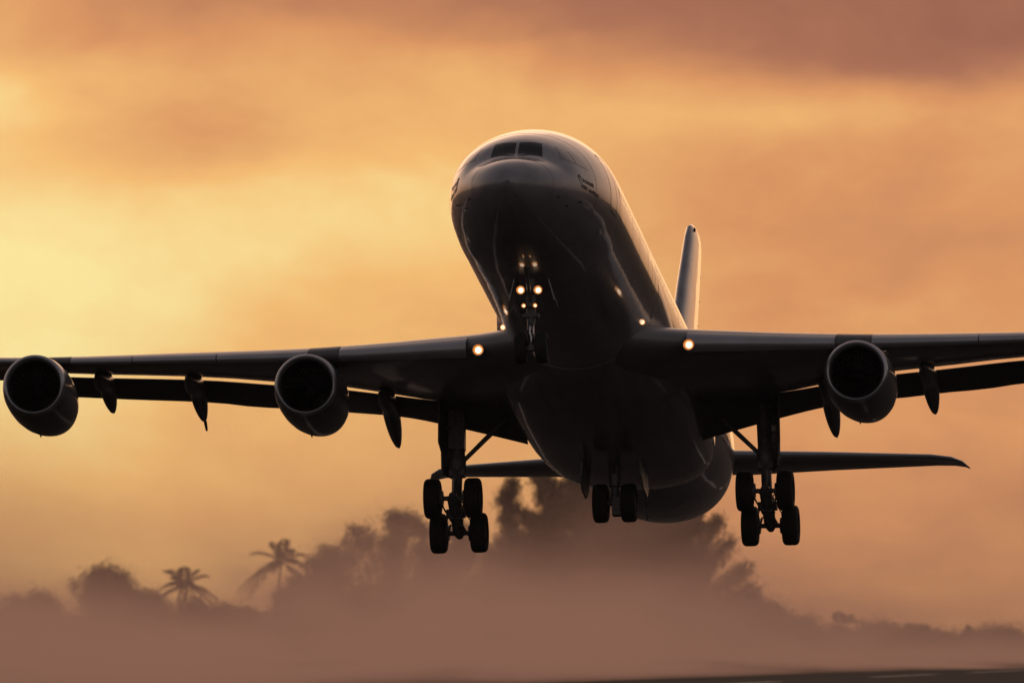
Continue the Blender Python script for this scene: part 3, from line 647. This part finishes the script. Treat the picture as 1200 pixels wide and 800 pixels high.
casuarina(645, 560, 2400, 6.0, 'feathery tall tree with upright wisps, left of the centre wheels', 21, -.3)
casuarina(725, 552, 2410, 7.0, 'tallest dense feathery tree, directly behind the aircraft belly', 22, 0, 60)
casuarina(800, 588, 2395, 4.4, 'feathery tree with long boughs sweeping up to the right, below the tail', 23, .2, 46,
          boughs=((7.0, 8.6, 11.9), (5.0, 9.7, 9.0), (9.5, 6.3, 15.4), (11.5, 4.8, 18.4), (3.5, 8.0, 6.5)))
casuarina(685, 556, 2404, 6.0, 'feathery tree filling the gap beside the centre wheels, wisps pointing up', 25, .2, 50)
casuarina(768, 575, 2412, 4.5, 'feathery tree hidden by the tail end, between belly and sweeping boughs', 26, .1, 46)
casuarina(597, 562, 2405, 1.4, 'slim wispy sapling at the left edge of the tall feathery clump', 24, .2, 30)
palm(330, 630, 2400, 'taller coconut palm, its fronds above the treeline, left of the dusty mound', 31, 1.5, 6.0)
palm(217, 660, 2410, 'shorter coconut palm with upright fronds, between two bushy trees at left', 32, -1.0, 5.6)
palm(985, 712, 2420, 'small low palm in the hazy treeline right of the wheels', 33, .5, 4.4)
broadleaf(120, 658, 2405, 10, 'round bushy tree left of the shorter coconut palm', 41)
broadleaf(35, 690, 2400, 10, 'low bushy tree at the left end of the treeline', 42)
broadleaf(172, 690, 2415, 6, 'small bush crown squeezed between round tree and shorter palm', 43)
broadleaf(270, 705, 2400, 9, 'low spreading tree in the gap between the two coconut palms', 44)
broadleaf(390, 634, 2410, 11, 'bushy tree just right of the taller coconut palm', 45)
broadleaf(460, 594, 2420, 17, 'wide domed tree half hidden by dust, left of the main wheels', 46)
broadleaf(535, 606, 2415, 14, 'bushy tree showing just below the left main wheels', 47)
broadleaf(580, 640, 2400, 5, 'narrow ragged tree at the foot of the wispy sapling', 48)
broadleaf(352, 672, 2408, 8, 'bushy tree crowding the trunk of the taller coconut palm', 55)
broadleaf(225, 700, 2404, 7, 'low bush hiding the trunk of the shorter coconut palm', 56)
broadleaf(875, 692, 2405, 8, 'low bush under the sweeping boughs of the feathery tree', 49)
broadleaf(905, 702, 2410, 4.5, 'upright small tree to the right of the sweeping boughs', 50)
broadleaf(940, 722, 2415, 6, 'low scrubby tree just left of the small low palm', 51)
broadleaf(1030, 728, 2420, 8, 'faint hazy bush just right of the small low palm', 52)
broadleaf(1095, 737, 2430, 10, 'faint wide tree dissolving into haze over the runway', 53)
broadleaf(1165, 734, 2440, 10, 'faintest tree at the right end of the treeline', 54)
random.seed(77); mb = MB()
for i in range(16000):
    u = random.uniform(-150, 1350); Y = random.uniform(2425, 2500); p = at(u, HV, Y); top = 6.2 + 2.4 * noise.noise((u * .02, 0, 0)) + 1.5 * noise.noise((u * .07, 3, 0)) - (3.2 if u > 880 else 0) + 4.5 * math.exp(-((u - 490) / 90) ** 2)
    leaf(mb, Vector((p.x, Y, random.uniform(0, max(1, top)))), rv(1), random.uniform(.6, 1.2), random.uniform(.3, .5))
tag(mb.build('undergrowth', M['leafm'], None, 0, fix=False), 'tangled low scrub filling the foot of the far treeline', 'undergrowth', kind='stuff')

# ------------------------------------------------------------------ air: thin even haze over everything, and the dust the jets have blown up
def vol_obj(name, verts, faces, label, cat):
    me = bpy.data.meshes.new(name); me.from_pydata(verts, [], faces); o = bpy.data.objects.new(name, me); C.objects.link(o); tag(o, label, cat, kind='stuff')
    m = bpy.data.materials.new(name); m.use_nodes = True; n = m.node_tree; n.nodes.clear(); pv = n.nodes.new('ShaderNodeVolumePrincipled'); ou = n.nodes.new('ShaderNodeOutputMaterial'); n.links.new(pv.outputs[0], ou.inputs['Volume']); me.materials.append(m)
    return o, m, n, pv
def boxv(x0, x1, y0, y1, z0, z1):
    return [(x, y, z) for x in (x0, x1) for y in (y0, y1) for z in (z0, z1)], [(0, 1, 3, 2), (4, 6, 7, 5), (0, 4, 5, 1), (2, 3, 7, 6), (0, 2, 6, 4), (1, 5, 7, 3)]
hz, hm, hn, hp = vol_obj('haze', *boxv(-9100, 9100, -9100, 12100, -1.2, 48), 'thin warm haze in the evening air over the airfield', 'haze')
hp.inputs['Density'].default_value = 1.5e-5; hp.inputs['Color'].default_value = (.95, .85, .78, 1); hp.inputs['Anisotropy'].default_value = .2

fp = [(-190, 665), (-13, 665), (4.5, 930), (29, 1290), (60, 1470), (120, 1580), (240, 1700), (260, 2395), (-260, 2395)]
n_ = len(fp); zt_ = 34.0
verts = [(x, y, .05) for x, y in fp] + [(x, y, zt_) for x, y in fp]
du, dm, dn, dp = vol_obj('dust_cloud', verts, [tuple(range(n_))[::-1], tuple(range(n_, 2 * n_))] + [(i, (i + 1) % n_, n_ + (i + 1) % n_, n_ + i) for i in range(n_)], 'brown dust and spray blown up behind the aircraft, veiling the treeline', 'dust cloud')
dp.inputs['Color'].default_value = (.98, .73, .67, 1); dp.inputs['Anisotropy'].default_value = .6
def dm_(op, a, b=None):
    n = dn.nodes.new('ShaderNodeMath'); n.operation = op
    for i, x in enumerate((a, b)):
        if x is None: continue
        if isinstance(x, (int, float)): n.inputs[i].default_value = x
        else: dn.links.new(x, n.inputs[i])
    return n.outputs[0]
tcn = dn.nodes.new('ShaderNodeTexCoord'); sp_ = dn.nodes.new('ShaderNodeSeparateXYZ'); dn.links.new(tcn.outputs['Object'], sp_.inputs[0])
mp = dn.nodes.new('ShaderNodeMapping'); mp.inputs['Scale'].default_value = (1 / 15, 1 / 1100, 1 / 8); dn.links.new(tcn.outputs['Object'], mp.inputs[0])
nn = dn.nodes.new('ShaderNodeTexNoise'); nn.inputs['Scale'].default_value = 1; nn.inputs['Detail'].default_value = 4; dn.links.new(mp.outputs[0], nn.inputs['Vector'])
nf = dm_('MAXIMUM', dm_('SUBTRACT', dm_('MULTIPLY', nn.outputs['Fac'], 5.5), 1.95), .10)
fall = dm_('ADD', dm_('MULTIPLY', dm_('EXPONENT', dm_('MULTIPLY', sp_.outputs[2], -1 / 4.8)), .55), dm_('MULTIPLY', dm_('EXPONENT', dm_('MULTIPLY', sp_.outputs[2], -1 / .9)), 1.3))
# billows thrown up by the jets: across, height, half-widths, strength
dens = dm_('MULTIPLY', dm_('MULTIPLY', fall, nf), 0.0066)
wx = dm_('ADD', sp_.outputs[0], dm_('MULTIPLY', dm_('SUBTRACT', nn.outputs['Fac'], .5), 9)); wz = dm_('ADD', sp_.outputs[2], dm_('MULTIPLY', dm_('SUBTRACT', nn.outputs['Fac'], .5), 7))
for bx, by, bz, rx, ry, rz, am in ((-13, 1900, 8.5, 9, 160, 7.0, .0042), (-27, 2000, 6, 8, 160, 4, .0020), (-44, 1900, 4.2, 9, 150, 4.2, .0026), (9, 2050, 4, 13, 200, 4.5, .0012), (22, 1900, 5.5, 10, 170, 6.0, .0026), (40, 2150, 4, 16, 150, 4.5, .0016)):
    ex_ = dm_('DIVIDE', dm_('SUBTRACT', wx, bx), rx); ey_ = dm_('DIVIDE', dm_('SUBTRACT', sp_.outputs[1], by), ry); ez_ = dm_('DIVIDE', dm_('SUBTRACT', wz, bz), rz)
    rr_ = dm_('ADD', dm_('ADD', dm_('MULTIPLY', ex_, ex_), dm_('MULTIPLY', ey_, ey_)), dm_('MULTIPLY', ez_, ez_))
    dens = dm_('ADD', dens, dm_('MULTIPLY', dm_('EXPONENT', dm_('MULTIPLY', dm_('MULTIPLY', rr_, rr_), -1)), am))
dn.links.new(dens, dp.inputs['Density'])
dm.cycles.volume_step_rate = 12
